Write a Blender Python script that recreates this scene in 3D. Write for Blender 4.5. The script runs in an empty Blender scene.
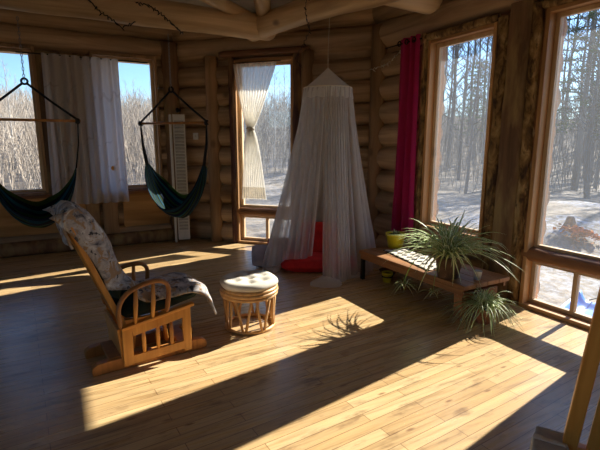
import bpy, bmesh, math, random
from mathutils import Vector, Matrix, Euler, noise
R = math.radians
random.seed(7)
SC = bpy.context.scene
COL = SC.collection

# ------------------------------------------------------------ camera, sky, sun, exposure
cam_d = bpy.data.cameras.new('camera'); cam = bpy.data.objects.new('camera', cam_d); COL.objects.link(cam)
cam.location = (0, 0, 1.5); cam.rotation_euler = (R(90 - 10.55), 0, R(-29.0))
cam_d.sensor_width = 36; cam_d.lens = 440 / 600 * 36; cam_d.clip_end = 400; cam_d.clip_start = .02
SC.camera = cam
SUN_EL, SUN_AZ = R(32.0), R(9.1)          # azimuth counted from +X towards +Y
world = bpy.data.worlds.new('sky'); SC.world = world; world.use_nodes = True
wn = world.node_tree.nodes; wl = world.node_tree.links; wn.clear()
sky = wn.new('ShaderNodeTexSky'); sky.sky_type = 'NISHITA'; sky.sun_disc = False
sky.sun_elevation = SUN_EL; sky.sun_rotation = math.pi / 2 - SUN_AZ; sky.air_density = 1.0; sky.dust_density = .25; sky.ozone_density = 2.5
bg = wn.new('ShaderNodeBackground'); bg.inputs[1].default_value = .12
wo = wn.new('ShaderNodeOutputWorld'); tint = wn.new('ShaderNodeMix'); tint.data_type = 'RGBA'; tint.blend_type = 'MULTIPLY'; tint.inputs[0].default_value = 1
tint.inputs[7].default_value = (.80, .97, 1.18, 1); wl.new(sky.outputs[0], tint.inputs[6]); wl.new(tint.outputs[2], bg.inputs[0]); wl.new(bg.outputs[0], wo.inputs[0])
sd = bpy.data.lights.new('sun', 'SUN'); sd.energy = 7.7; sd.angle = R(.5); sd.color = (1, .945, .85)
sun = bpy.data.objects.new('sun', sd); COL.objects.link(sun)
S = Vector((math.cos(SUN_EL) * math.cos(SUN_AZ), math.cos(SUN_EL) * math.sin(SUN_AZ), math.sin(SUN_EL)))
sun.rotation_euler = S.to_track_quat('Z', 'Y').to_euler(); sun.location = (20, 3, 14)
SC.view_settings.view_transform = 'Standard'; SC.view_settings.look = 'None'; SC.view_settings.gamma = 1
SC.view_settings.use_curve_mapping = False; SC.view_settings.exposure = 1.0
cy = SC.cycles
cy.use_denoising = True; cy.max_bounces = 10; cy.diffuse_bounces = 6; cy.glossy_bounces = 4
cy.transparent_max_bounces = 40; cy.transmission_bounces = 6; cy.sample_clamp_indirect = 6; cy.caustics_reflective = False

def portal(loc, rot, sx, sy):            # tells the renderer where daylight comes in; gives no light itself
    d = bpy.data.lights.new('daylight_portal', 'AREA'); d.shape = 'RECTANGLE'; d.size = sx; d.size_y = sy
    d.cycles.is_portal = True
    o = bpy.data.objects.new('daylight_portal', d); COL.objects.link(o); o.location = loc; o.rotation_euler = rot

# ------------------------------------------------------------ node helpers
class Nt:
    def __init__(s, name):
        s.m = bpy.data.materials.new(name); s.m.use_nodes = True
        s.nt = s.m.node_tree; s.n = s.nt.nodes; s.l = s.nt.links; s.n.clear()
        s.out = s.n.new('ShaderNodeOutputMaterial')
    def add(s, t, **kw):
        x = s.n.new(t)
        for k, v in kw.items():
            if k.startswith('i_'):
                key = k[2:]; key = int(key) if key.isdigit() else key.replace('_', ' ')
                x.inputs[key].default_value = v
            else: setattr(x, k, v)
        return x
    def link(s, a, b): s.l.new(a, b)
    def coords(s, scale=(1, 1, 1), rot=(0, 0, 0), rnd=True, src='Object'):
        tc = s.add('ShaderNodeTexCoord'); mp = s.add('ShaderNodeMapping')
        mp.inputs['Scale'].default_value = scale; mp.inputs['Rotation'].default_value = rot
        if rnd:
            oi = s.add('ShaderNodeObjectInfo'); vm = s.add('ShaderNodeVectorMath', operation='MULTIPLY_ADD')
            s.link(oi.outputs['Random'], vm.inputs[0]); vm.inputs[1].default_value = (17.3, 9.1, 5.7)
            s.link(tc.outputs[src], vm.inputs[2]); s.link(vm.outputs[0], mp.inputs[0])
        else: s.link(tc.outputs[src], mp.inputs[0])
        return mp.outputs[0]
    def noise(s, vec, scale, detail=4, rough=.55, dist=0):
        x = s.add('ShaderNodeTexNoise', i_Scale=scale, i_Detail=detail, i_Roughness=rough, i_Distortion=dist)
        s.link(vec, x.inputs['Vector']); return x.outputs['Fac']
    def ramp(s, fac, stops, interp='LINEAR'):
        x = s.add('ShaderNodeValToRGB'); x.color_ramp.interpolation = interp; e = x.color_ramp.elements
        while len(e) < len(stops): e.new(.5)
        for k, (p, c) in enumerate(stops):
            e[k].position = p; e[k].color = (c[0], c[1], c[2], 1) if len(c) == 3 else c
        s.link(fac, x.inputs[0]); return x.outputs[0]
    def mix(s, fac, a, b, mode='MIX'):
        x = s.add('ShaderNodeMix', data_type='RGBA', blend_type=mode)
        for sock, v in ((x.inputs[0], fac), (x.inputs[6], a), (x.inputs[7], b)):
            if isinstance(v, (int, float)): sock.default_value = v
            elif isinstance(v, tuple): sock.default_value = (v[0], v[1], v[2], 1)
            else: s.link(v, sock)
        return x.outputs[2]
    def bsdf(s, color, rough=.6, metal=0, spec=.4, bump=None, bstr=.3, bdist=.01, **kw):
        b = s.add('ShaderNodeBsdfPrincipled')
        if isinstance(color, tuple): b.inputs['Base Color'].default_value = (color[0], color[1], color[2], 1)
        else: s.link(color, b.inputs['Base Color'])
        if isinstance(rough, (int, float)): b.inputs['Roughness'].default_value = rough
        else: s.link(rough, b.inputs['Roughness'])
        b.inputs['Metallic'].default_value = metal; b.inputs['Specular IOR Level'].default_value = spec
        if bump is not None:
            bp = s.add('ShaderNodeBump', i_Strength=bstr, i_Distance=bdist); s.link(bump, bp.inputs['Height']); s.link(bp.outputs[0], b.inputs['Normal'])
        for k, v in kw.items(): b.inputs[k].default_value = v
        return b.outputs[0]
    def done(s, sh): s.link(sh, s.out.inputs[0]); return s.m

def wood(name, dark, light, axis='X', fine=14, rough=.55, knots=.0, spec=.35, streak=None, bstr=.25):
    k = Nt(name); a = 'XYZ'.index(axis)
    sc = [fine] * 3; sc[a] = fine * .07
    v = k.coords(tuple(sc))
    g = k.noise(v, 1.0, 6, .6, .8)
    col = k.ramp(g, [(.3, dark), (.68, light)])
    sc2 = [2.2] * 3; sc2[a] = .5
    v2 = k.coords(tuple(sc2))
    p = k.noise(v2, 1.0, 3, .5)
    m = k.ramp(p, [(.35, (.62, .6, .58)), (.65, (1.12, 1.1, 1.08))])
    col = k.mix(1.0, col, m, 'MULTIPLY')
    if knots:
        sc3 = [3.2] * 3; sc3[a] = 2.0
        vo = k.add('ShaderNodeTexVoronoi', i_Scale=1.0, i_Randomness=1.0); k.link(k.coords(tuple(sc3)), vo.inputs['Vector'])
        kf = k.ramp(vo.outputs['Distance'], [(.07, (1, 1, 1)), (.16, (0, 0, 0))])
        x = k.add('ShaderNodeMath', operation='MULTIPLY', i_1=knots); k.link(kf, x.inputs[0])
        col = k.mix(x.outputs[0], col, (dark[0] * .35, dark[1] * .3, dark[2] * .3))
    if streak:
        sf = k.ramp(k.noise(k.coords(tuple(sc2)), 2.3, 4, .6), [(.48, (0, 0, 0)), (.62, (1, 1, 1))])
        col = k.mix(sf, col, streak)
    return k.done(k.bsdf(col, rough, 0, spec, g, bstr, .004))

def plain(name, col, rough=.6, metal=0, spec=.4, var=.0, scale=20, **kw):
    k = Nt(name)
    if var:
        c = k.ramp(k.noise(k.coords((scale,) * 3), 1, 3), [(.3, tuple(x * (1 - var) for x in col)), (.7, tuple(min(1, x * (1 + var)) for x in col))])
    else: c = col
    return k.done(k.bsdf(c, rough, metal, spec, **kw))

def cloth(name, col, rough=.9, trans=0.0, alpha=1.0, var=.12, weave=500, tcol=None):
    k = Nt(name)
    g = k.noise(k.coords((9, 9, 9)), 1, 4)
    c = k.ramp(g, [(.3, tuple(x * (1 - var) for x in col)), (.7, tuple(min(1, x * (1 + var)) for x in col))])
    sh = k.bsdf(c, rough, 0, .15)
    if trans:
        t = k.add('ShaderNodeBsdfTranslucent'); tc = tcol or col; t.inputs[0].default_value = (*tc, 1)
        mx = k.add('ShaderNodeMixShader', i_0=trans); k.link(sh, mx.inputs[1]); k.link(t.outputs[0], mx.inputs[2]); sh = mx.outputs[0]
    if alpha < 1:
        t = k.add('ShaderNodeBsdfTransparent'); mx = k.add('ShaderNodeMixShader', i_0=alpha)
        k.link(t.outputs[0], mx.inputs[1]); k.link(sh, mx.inputs[2]); sh = mx.outputs[0]
    return k.done(sh)

# ------------------------------------------------------------ materials
M = {}
M['log'] = wood('log_wood', (.26, .155, .085), (.60, .42, .25), 'X', 9, .62, .75)
M['beam'] = wood('beam_wood', (.46, .29, .14), (.82, .60, .34), 'X', 7, .5, .85)
M['post'] = wood('post_wood', (.20, .115, .055), (.46, .28, .14), 'Z', 9, .62, .5)
M['slab'] = wood('slab_wood', (.12, .062, .032), (.30, .17, .085), 'Z', 8, .65, .3, streak=(.30, .20, .085))
M['bark'] = wood('bark_edge', (.07, .030, .028), (.19, .085, .065), 'Z', 26, .85, .0, streak=(.28, .15, .06), bstr=.6)
k = Nt('mottled_bark'); v = k.coords((9, 9, 5))
f = k.noise(v, 1, 5, .6, .6); f3 = k.noise(k.coords((26, 26, 9)), 1, 3)
c = k.ramp(f, [(.34, (.045, .024, .016)), (.44, (.15, .085, .035)), (.54, (.30, .185, .075)), (.66, (.46, .32, .16))])
c = k.mix(k.ramp(f3, [(.33, (.75, .75, .75)), (.42, (0, 0, 0))]), c, (.04, .022, .015))
M['mottle'] = k.done(k.bsdf(c, .85, 0, .2, f, .8, .02))
M['frame'] = wood('window_pine', (.46, .23, .085), (.66, .38, .16), 'Z', 12, .5, .3)
M['frame_h'] = wood('window_pine_flat', (.40, .20, .075), (.6, .34, .14), 'X', 12, .5, .3)
M['sash'] = wood('sash_pine', (.60, .41, .22), (.78, .58, .36), 'Z', 14, .5, .4)
M['rail'] = wood('rail_wood', (.14, .06, .028), (.34, .16, .07), 'X', 10, .55, .3)
M['panel'] = wood('plywood_panel', (.34, .17, .05), (.66, .38, .14), 'X', 6, .6, .2)
M['oak'] = wood('orange_oak', (.60, .23, .03), (.86, .42, .09), 'X', 16, .38, .0, .5)
M['oak_z'] = wood('orange_oak_upright', (.60, .23, .03), (.86, .42, .09), 'Z', 16, .38, .0, .5)
M['oak_d'] = wood('brown_oak', (.34, .13, .03), (.55, .24, .06), 'Z', 16, .45, .3, .4)
M['bench'] = wood('bench_wood', (.20, .085, .03), (.42, .2, .075), 'Y', 10, .5, .3)
M['rattan'] = wood('rattan_cane', (.50, .26, .085), (.74, .45, .18), 'Z', 20, .4, .0, .5)
M['dark_metal'] = plain('dark_metal', (.02, .018, .016), .5, .6)
M['black'] = plain('black_cord', (.012, .013, .018), .8, var=.3)
M['chain'] = plain('steel_chain', (.28, .27, .26), .4, .9)
M['white'] = plain('white_plastic', (.62, .60, .56), .5, var=.06)
M['ivory'] = plain('ivory_string', (.55, .5, .4), .8)
M['red'] = cloth('red_cotton', (.62, .03, .028), .9, var=.2)
M['mauve'] = cloth('mauve_cotton', (.40, .335, .35), .9)
M['plum'] = cloth('plum_print', (.16, .06, .09), .9, var=.6)
M['net'] = cloth('white_netting', (.80, .77, .74), .95, .5, .36)
M['net_d'] = cloth('white_netting_double', (.80, .77, .74), .95, .45, .55)
M['sheer'] = cloth('cream_sheer', (.86, .83, .76), .95, .55, .88)
M['wine'] = cloth('magenta_curtain', (.46, .025, .13), .5, .5, tcol=(.85, .10, .36))
M['green_seat'] = cloth('dark_green_cushion', (.030, .045, .036), .85, var=.3)
M['canvas'] = cloth('natural_canvas', (.60, .55, .46), .9, var=.12)
M['grey_cloth'] = cloth('grey_cloth', (.42, .39, .34), .9, var=.25)
M['yellow'] = plain('yellow_plastic', (.62, .50, .015), .45, var=.12)
M['terracotta'] = plain('terracotta', (.36, .13, .06), .75, var=.2)
M['dark_pot'] = plain('dark_brown_pot', (.10, .055, .03), .7, var=.3)
M['soil'] = plain('potting_soil', (.03, .02, .014), .95, var=.5, scale=60)
M['blue'] = plain('blue_plastic', (.02, .16, .62), .4)
M['ceil'] = plain('ceiling_plaster', (.52, .47, .40), .9, var=.12, scale=3)
M['snow_white'] = plain('snow_white', (.85, .86, .9), .9, var=.05)

k = Nt('glass_pane')
tr = k.add('ShaderNodeBsdfTransparent'); tr.inputs[0].default_value = (.97, .98, .98, 1)
gl = k.add('ShaderNodeBsdfGlossy', i_Roughness=.0); lw = k.add('ShaderNodeLayerWeight', i_Blend=.5)
pw = k.add('ShaderNodeMath', operation='POWER', i_1=5.0); k.link(lw.outputs['Facing'], pw.inputs[0])
fr = k.add('ShaderNodeMath', operation='MULTIPLY_ADD', i_1=.6, i_2=.03); k.link(pw.outputs[0], fr.inputs[0])
mx = k.add('ShaderNodeMixShader'); k.link(fr.outputs[0], mx.inputs[0]); k.link(tr.outputs[0], mx.inputs[1]); k.link(gl.outputs[0], mx.inputs[2])
du = k.add('ShaderNodeBsdfTranslucent'); du.inputs[0].default_value = (.8, .82, .85, 1)   # dusty pane
m2 = k.add('ShaderNodeMixShader', i_0=.024); k.link(mx.outputs[0], m2.inputs[1]); k.link(du.outputs[0], m2.inputs[2])
M['glass'] = k.done(m2.outputs[0])

k = Nt('plank_floor')                                   # narrow birch boards running almost along X
v = k.coords((1, 1, 1), (0, 0, R(-3.5)), rnd=False)
br = k.add('ShaderNodeTexBrick', offset=.37, offset_frequency=2, squash=1.0)
for key, val in (('Scale', 1.0), ('Mortar Size', .0022), ('Mortar Smooth', .1), ('Bias', 0.0), ('Brick Width', .92), ('Row Height', .074)): br.inputs[key].default_value = val
br.inputs['Color1'].default_value = (.60, .43, .225, 1); br.inputs['Color2'].default_value = (.47, .305, .145, 1); br.inputs['Mortar'].default_value = (.24, .14, .065, 1)
k.link(v, br.inputs['Vector'])
g = k.noise(k.coords((1.3, 22, 10), (0, 0, R(-3.5)), rnd=False), 1.4, 6, .62, .5)
gm = k.ramp(g, [(.30, (.60, .55, .47)), (.48, (.96, .95, .92)), (.66, (1.14, 1.14, 1.13))])
col = k.mix(1.0, br.outputs['Color'], gm, 'MULTIPLY')
pt = k.noise(k.coords((2.4, 7, 5), (0, 0, R(-3.5)), rnd=False), 1.6, 4, .6)
pm = k.ramp(pt, [(.30, (.58, .54, .53)), (.44, (1, 1, 1)), (.70, (1.08, 1.03, .95))])
col = k.mix(1.0, col, pm, 'MULTIPLY')
vo = k.add('ShaderNodeTexVoronoi', i_Scale=1.0, i_Randomness=1.0); k.link(k.coords((3.6, 11, 5), (0, 0, R(-3.5)), rnd=False), vo.inputs['Vector'])
kn = k.ramp(vo.outputs['Distance'], [(.05, (.8, .8, .8)), (.14, (0, 0, 0))])
col = k.mix(kn, col, (.20, .10, .045))
rg = k.ramp(g, [(.3, (.34, .34, .34)), (.7, (.24, .24, .24))])
M['floor'] = k.done(k.bsdf(col, rg, 0, .62, br.outputs['Fac'], -.25, .002))

# stripes that follow the U of a woven sheet (V runs across)
def striped(name, cols, n):
    k = Nt(name); uv = k.add('ShaderNodeTexCoord'); sp = k.add('ShaderNodeSeparateXYZ'); k.link(uv.outputs['UV'], sp.inputs[0])
    ml = k.add('ShaderNodeMath', operation='MULTIPLY', i_1=n); k.link(sp.outputs[1], ml.inputs[0])
    fr = k.add('ShaderNodeMath', operation='FRACT'); k.link(ml.outputs[0], fr.inputs[0])
    c = k.ramp(fr.outputs[0], [(i / len(cols), c) for i, c in enumerate(cols)], 'CONSTANT')
    sh = k.bsdf(c, .85, 0, .2); t = k.add('ShaderNodeBsdfTranslucent'); k.link(c, t.inputs[0])
    mx = k.add('ShaderNodeMixShader', i_0=.3); k.link(sh, mx.inputs[1]); k.link(t.outputs[0], mx.inputs[2])
    return k.done(mx.outputs[0])
M['hammock'] = striped('striped_hammock_weave', [(.006, .010, .032), (.008, .055, .09), (.006, .009, .022), (.03, .085, .03), (.008, .014, .045), (.012, .11, .14), (.006, .009, .022), (.05, .09, .018)], 3)

k = Nt('patterned_throw')                               # grey fleece with white, tan and charcoal patches
v = k.coords((1, 1, 1))
a = k.noise(v, 11, 5, .65, .8); b = k.noise(v, 15, 4, .6, 1.2)
c = k.ramp(a, [(.36, (.09, .085, .095)), (.42, (.26, .245, .25)), (.50, (.42, .38, .36)), (.58, (.52, .48, .45)), (.68, (.72, .70, .68))])
tn = k.ramp(b, [(.53, (0, 0, 0)), (.58, (1, 1, 1))])
c = k.mix(tn, c, (.36, .235, .14))
c = k.mix(k.ramp(k.noise(v, 22, 3, .5), [(.62, (0, 0, 0)), (.66, (1, 1, 1))]), c, (.05, .05, .06))
M['throw'] = k.done(k.bsdf(c, .95, 0, .1))

k = Nt('pale_printed_curtain')                          # off-white cotton with a brown branch print and an orange dot
v = k.coords((1, 1, 1), rnd=False)
w = k.add('ShaderNodeTexWave', wave_type='BANDS', bands_direction='DIAGONAL', i_Scale=1.3, i_Distortion=9.0, i_Detail=3.0); w.inputs['Detail Scale'].default_value = 1.2
k.link(v, w.inputs['Vector'])
ln = k.ramp(w.outputs['Fac'], [(.965, (0, 0, 0)), (.995, (.22, .22, .22))])
msk = k.ramp(k.noise(v, 2.4, 2), [(.5, (0, 0, 0)), (.56, (1, 1, 1))])
fa = k.mix(1.0, ln, msk, 'MULTIPLY')
c = k.mix(fa, (.76, .72, .72), (.26, .18, .13))
sh = k.bsdf(c, .9, 0, .15); t = k.add('ShaderNodeBsdfTranslucent'); k.link(c, t.inputs[0])
mx = k.add('ShaderNodeMixShader', i_0=.5); k.link(sh, mx.inputs[1]); k.link(t.outputs[0], mx.inputs[2])
M['print'] = k.done(mx.outputs[0])

k = Nt('spider_plant_leaf')                             # green blades with a cream stripe down the middle
uv = k.add('ShaderNodeTexCoord'); sp = k.add('ShaderNodeSeparateXYZ'); k.link(uv.outputs['UV'], sp.inputs[0])
c = k.ramp(sp.outputs[0], [(0, (.26, .38, .13)), (.24, (.28, .42, .14)), (.32, (.88, .88, .60)), (.68, (.88, .88, .60)), (.76, (.26, .38, .13))])
sh = k.bsdf(c, .45, 0, .4); t = k.add('ShaderNodeBsdfTranslucent'); k.link(c, t.inputs[0])
mx = k.add('ShaderNodeMixShader', i_0=.55); k.link(sh, mx.inputs[1]); k.link(t.outputs[0], mx.inputs[2])
M['leaf'] = k.done(mx.outputs[0])

k = Nt('woven_mat')                                     # cream runner with rows of dark diamonds
uv = k.add('ShaderNodeTexCoord'); mp = k.add('ShaderNodeMapping'); mp.inputs['Scale'].default_value = (9, 3, 1); k.link(uv.outputs['UV'], mp.inputs[0])
ck = k.add('ShaderNodeTexVoronoi', distance='MANHATTAN', i_Scale=1.0, i_Randomness=0.0); k.link(mp.outputs[0], ck.inputs['Vector'])
c = k.ramp(ck.outputs['Distance'], [(.0, (.035, .03, .025)), (.36, (.035, .03, .025)), (.40, (.62, .56, .47))], 'CONSTANT')
M['mat'] = k.done(k.bsdf(c, .9, 0, .15))

k = Nt('snowy_ground')
v = k.coords((1, 1, 1), rnd=False)
a = k.noise(v, .55, 6, .65, .4); f = k.noise(v, 5, 5, .65)
br_ = k.ramp(f, [(.3, (.10, .08, .06)), (.7, (.33, .275, .21))])
s = k.ramp(a, [(.44, (0, 0, 0)), (.53, (1, 1, 1))])
f2 = k.ramp(k.noise(v, 9, 5, .7), [(.42, (.0, .0, .0)), (.6, (1, 1, 1))])
s = k.mix(1.0, s, f2, 'MULTIPLY')
sp = k.add('ShaderNodeSeparateXYZ'); k.link(v, sp.inputs[0])
mr_ = k.add('ShaderNodeMapRange', i_1=12.5, i_2=14.5, i_3=1.0, i_4=.3); k.link(sp.outputs[0], mr_.inputs[0])     # woods floor keeps little snow
my_ = k.add('ShaderNodeMapRange', i_1=6.8, i_2=8.2, i_3=1.0, i_4=.4); k.link(sp.outputs[1], my_.inputs[0])
mn_ = k.add('ShaderNodeMapRange', i_1=5.6, i_2=8.0, i_3=.45, i_4=1.0); k.link(sp.outputs[0], mn_.inputs[0])      # trodden dirt near the house
m0 = k.add('ShaderNodeMath', operation='MULTIPLY'); k.link(mr_.outputs[0], m0.inputs[0]); k.link(mn_.outputs[0], m0.inputs[1]); mr_ = m0
mm = k.add('ShaderNodeMath', operation='MULTIPLY'); k.link(mr_.outputs[0], mm.inputs[0]); k.link(my_.outputs[0], mm.inputs[1])
s = k.mix(1.0, s, mm.outputs[0], 'MULTIPLY')
c = k.mix(s, br_, (.38, .39, .425))
M['ground'] = k.done(k.bsdf(c, .9, 0, .2, f, .6, .05))
k = Nt('hill_brush'); v = k.coords((1, 1, 1), rnd=False)
c = k.ramp(k.noise(v, 2.2, 8, .75), [(.3, (.2, .16, .12)), (.5, (.46, .39, .31)), (.68, (.70, .63, .54))])
M['hill'] = k.done(k.bsdf(c, .95, 0, .1))
M['twig_tan'] = wood('tan_twigs', (.25, .205, .16), (.58, .50, .41), 'Z', 4, .9)
M['twig_grey'] = wood('grey_twigs', (.11, .105, .10), (.28, .265, .245), 'Z', 4, .9)
M['bark_grey'] = wood('grey_bark', (.075, .07, .065), (.21, .19, .17), 'Z', 4, .9)
M['birch'] = wood('pale_birch_bark', (.38, .35, .31), (.72, .69, .64), 'Z', 6, .85)
M['needle'] = plain('evergreen_needles', (.09, .13, .05), .8, var=.4, scale=3)
M['straw'] = plain('dead_leaves', (.50, .22, .07), .95, var=.4, scale=12)

# ------------------------------------------------------------ mesh helpers
class MB:
    def __init__(s): s.v = []; s.f = []; s.sm = []; s.uv = {}
    def add(s, vs, fs, smooth=False, uvs=None):
        o = len(s.v); s.v += [tuple(x) for x in vs]
        for i, f in enumerate(fs):
            if uvs is not None: s.uv[len(s.f)] = [uvs[j] for j in f]
            s.f.append(tuple(o + j for j in f)); s.sm.append(smooth)
        return s
    def box(s, c, d, rot=None):
        c = Vector(c); h = Vector(d) / 2
        vs = [Vector((sx * h.x, sy * h.y, sz * h.z)) for sx in (-1, 1) for sy in (-1, 1) for sz in (-1, 1)]
        if rot is not None: vs = [rot @ q for q in vs]
        return s.add([c + q for q in vs], [(0, 1, 3, 2), (4, 6, 7, 5), (0, 4, 5, 1), (2, 3, 7, 6), (0, 2, 6, 4), (1, 5, 7, 3)])
    def bar(s, p0, p1, w, h, up=(0, 0, 1)):
        p0 = Vector(p0); p1 = Vector(p1); x = (p1 - p0); L = x.length; x.normalize()
        y = Vector(up).cross(x)
        if y.length < 1e-4: y = Vector((0, 1, 0))
        y.normalize(); z = x.cross(y)
        return s.box((p0 + p1) / 2, (L, w, h), Matrix((x, y, z)).transposed())
    def tube(s, pts, r, n=8, closed=False, caps=True, sq=(1, 1)):
        pts = [Vector(p) for p in pts]; m = len(pts)
        if isinstance(r, (int, float)): r = [r] * m
        rings = []; t_prev = None; nrm = None
        for i, p in enumerate(pts):
            if closed: t = pts[(i + 1) % m] - pts[i - 1]
            else: t = pts[min(i + 1, m - 1)] - pts[max(i - 1, 0)]
            t.normalize()
            if nrm is None:
                a = Vector((0, 0, 1)) if abs(t.z) < .9 else Vector((1, 0, 0)); nrm = (a - t * a.dot(t)).normalized()
            else:
                nrm = nrm - t * nrm.dot(t)
                nrm = nrm.normalized() if nrm.length > 1e-6 else t.orthogonal().normalized()
            b = t.cross(nrm)
            rings.append([p + (nrm * math.cos(2 * math.pi * j / n) * sq[0] + b * math.sin(2 * math.pi * j / n) * sq[1]) * r[i] for j in range(n)])
        vs = [q for g in rings for q in g]; fs = []
        for i in range(m if closed else m - 1):
            a = i * n; b = ((i + 1) % m) * n
            for j in range(n): fs.append((a + j, a + (j + 1) % n, b + (j + 1) % n, b + j))
        s.add(vs, fs, True)
        if caps and not closed:
            o = len(s.v) - len(vs)
            s.f.append(tuple(o + j for j in reversed(range(n)))); s.sm.append(False)
            s.f.append(tuple(o + (m - 1) * n + j for j in range(n))); s.sm.append(False)
        return s
    def lathe(s, prof, n=24, c=(0, 0, 0), wob=None):
        c = Vector(c); vs = []; fs = []; m = len(prof)
        for i, (r, z) in enumerate(prof):
            for j in range(n):
                a = 2 * math.pi * j / n; rr = r; zz = z
                if wob: rr, zz = wob(r, z, a)
                vs.append(c + Vector((rr * math.cos(a), rr * math.sin(a), zz)))
        for i in range(m - 1):
            for j in range(n): fs.append((i * n + j, i * n + (j + 1) % n, (i + 1) * n + (j + 1) % n, (i + 1) * n + j))
        s.add(vs, fs, True)
        return s
    def grid(s, fn, nu, nv, closed=False):
        vs = []; uvs = []; fs = []
        for i in range(nu + 1):
            for j in range(nv + 1):
                u = i / nu; w = j / nv; vs.append(fn(u, w)); uvs.append((u, w))
        for i in range(nu):
            for j in range(nv):
                a = i * (nv + 1) + j; fs.append((a, a + nv + 1, a + nv + 2, a + 1))
        return s.add(vs, fs, True, uvs)
    def log(s, x0, x1, r, y=0, z=0, n=14, seed=0, taper=0.0, sq=(1, 1)):      # a log along local X with a round end
        L = x1 - x0; m = max(3, int(L / .22)); pts = []; rs = []
        for i in range(m + 1):
            x = x0 + L * i / m; q = noise.noise(Vector((x * 1.3, seed * 3.7, 0))); q2 = noise.noise(Vector((x * .8, seed * 5.1, 9)))
            pts.append((x, y + q2 * r * .12, z + q * r * .12)); rs.append(r * (1 + .10 * noise.noise(Vector((x * 2.1, seed * 1.3, 4)))) * (1 - taper * i / m))
        e = min(.06, L * .2)
        P = [(x0, pts[0][1], pts[0][2])] + [(x0 + e, pts[0][1], pts[0][2])] + pts[1:-1] + [(x1 - e, pts[-1][1], pts[-1][2]), (x1, pts[-1][1], pts[-1][2])]
        Q = [rs[0] * .8, rs[0]] + rs[1:-1] + [rs[-1], rs[-1] * .8]
        return s.tube(P, Q, n, sq=sq)
    def build(s, name, mat, parent=None, loc=None, rot=None, mw=None, bevel=0, solid=0, sub=0):
        me = bpy.data.meshes.new(name); me.from_pydata(s.v, [], s.f)
        me.polygons.foreach_set('use_smooth', s.sm)
        if s.uv:
            ul = me.uv_layers.new(name='UVMap')
            for pi, p in enumerate(me.polygons):
                if pi in s.uv:
                    for li, q in zip(p.loop_indices, s.uv[pi]): ul.data[li].uv = q
        me.materials.append(mat); me.update()
        o = bpy.data.objects.new(name, me); COL.objects.link(o)
        if parent is not None: o.parent = parent
        if mw is not None: o.matrix_world = mw
        if loc is not None: o.location = loc
        if rot is not None: o.rotation_euler = rot
        if solid:
            md = o.modifiers.new('solid', 'SOLIDIFY'); md.thickness = solid; md.offset = 0
        if sub:
            md = o.modifiers.new('sub', 'SUBSURF'); md.levels = md.render_levels = sub
        if bevel:
            md = o.modifiers.new('bevel', 'BEVEL'); md.width = bevel; md.segments = 2; md.limit_method = 'ANGLE'
        return o

def tag(o, label=None, cat=None, group=None, kind=None):
    if label: o['label'] = label
    if cat: o['category'] = cat
    if group: o['group'] = group
    if kind: o['kind'] = kind
    return o
def thing(name, label, cat, loc=(0, 0, 0), rz=0, group=None, mw=None):
    o = bpy.data.objects.new(name, None); COL.objects.link(o); o.empty_display_size = .1
    o.location = loc; o.rotation_euler = (0, 0, rz)
    if mw is not None: o.matrix_world = mw
    return tag(o, label, cat, group)
def struct(o, label=None): o['kind'] = 'structure'; tag(o, label, o.name.split('.')[0].split('_')[0]); return o
def copy_tree(o, parent=None):
    c = o.copy(); COL.objects.link(c)
    if parent is not None: c.parent = parent
    for ch in list(o.children): copy_tree(ch, c)
    return c
def hash1(i, k=0): return (math.sin(i * 127.1 + k * 311.7) * 43758.5453) % 1.0
def frame_m(p, u):
    u = Vector((u[0], u[1], 0)).normalized(); n = Vector((-u.y, u.x, 0))
    m = Matrix.Identity(4)
    for i in range(3): m[i][0] = u[i]; m[i][1] = n[i]; m[i][2] = (0, 0, 1)[i]
    m[0][3], m[1][3] = p[0], p[1]
    return m
def along_m(p0, p1):                                     # local X runs from p0 to p1
    p0 = Vector(p0); x = Vector(p1) - p0; L = x.length; x.normalize()
    y = Vector((0, 0, 1)).cross(x)
    y = y.normalized() if y.length > 1e-3 else Vector((0, 1, 0)); z = x.cross(y); m = Matrix.Identity(4)
    for i in range(3): m[i][0] = x[i]; m[i][1] = y[i]; m[i][2] = z[i]; m[i][3] = p0[i]
    return m, L

# ------------------------------------------------------------ the room
P = [(3.72, -3.2), (3.72, 4.75), (1.70, 6.95), (-2.9, 6.95), (-4.9, 4.75), (-4.9, -3.2)]
def off_poly(d):
    out = []
    for i, p in enumerate(P):
        a = Vector(P[i - 1]); b = Vector(p); c = Vector(P[(i + 1) % 6])
        e1 = (b - a).normalized(); e2 = (c - b).normalized()
        n1 = Vector((e1.y, -e1.x)); n2 = Vector((e2.y, -e2.x)); h = (n1 + n2); h = h / (1 + n1.dot(n2))
        out.append(b + h * d)
    return out
pp = off_poly(.26); mb = MB(); n6 = len(pp)
mb.add([(q.x, q.y, 0) for q in pp] + [(q.x, q.y, -.25) for q in pp], [tuple(range(n6)), tuple(reversed(range(n6, 2 * n6)))] + [(i + n6, (i + 1) % n6 + n6, (i + 1) % n6, i) for i in range(n6)])
struct(mb.build('floor', M['floor']))
pp = off_poly(.25); mb = MB(); ap = (-.6, 1.8, 4.3)
mb.add([(q.x, q.y, 3.28) for q in pp] + [ap], [(i, (i + 1) % n6, n6) for i in range(n6)])
struct(mb.build('ceiling', M['ceil'], solid=.08))
pa, pb = off_poly(.24), off_poly(.63); mb = MB()                     # the roof's overhang outside, all round
mb.add([(q.x, q.y, z) for z in (2.72, 2.86) for pl in (pa, pb) for q in pl],
       [(i, (i + 1) % n6, n6 + (i + 1) % n6, n6 + i) for i in range(n6)] + [(2 * n6 + i, 3 * n6 + i, 3 * n6 + (i + 1) % n6, 2 * n6 + (i + 1) % n6) for i in range(n6)] +
       [(n6 + i, n6 + (i + 1) % n6, 3 * n6 + (i + 1) % n6, 3 * n6 + i) for i in range(n6)])
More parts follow.
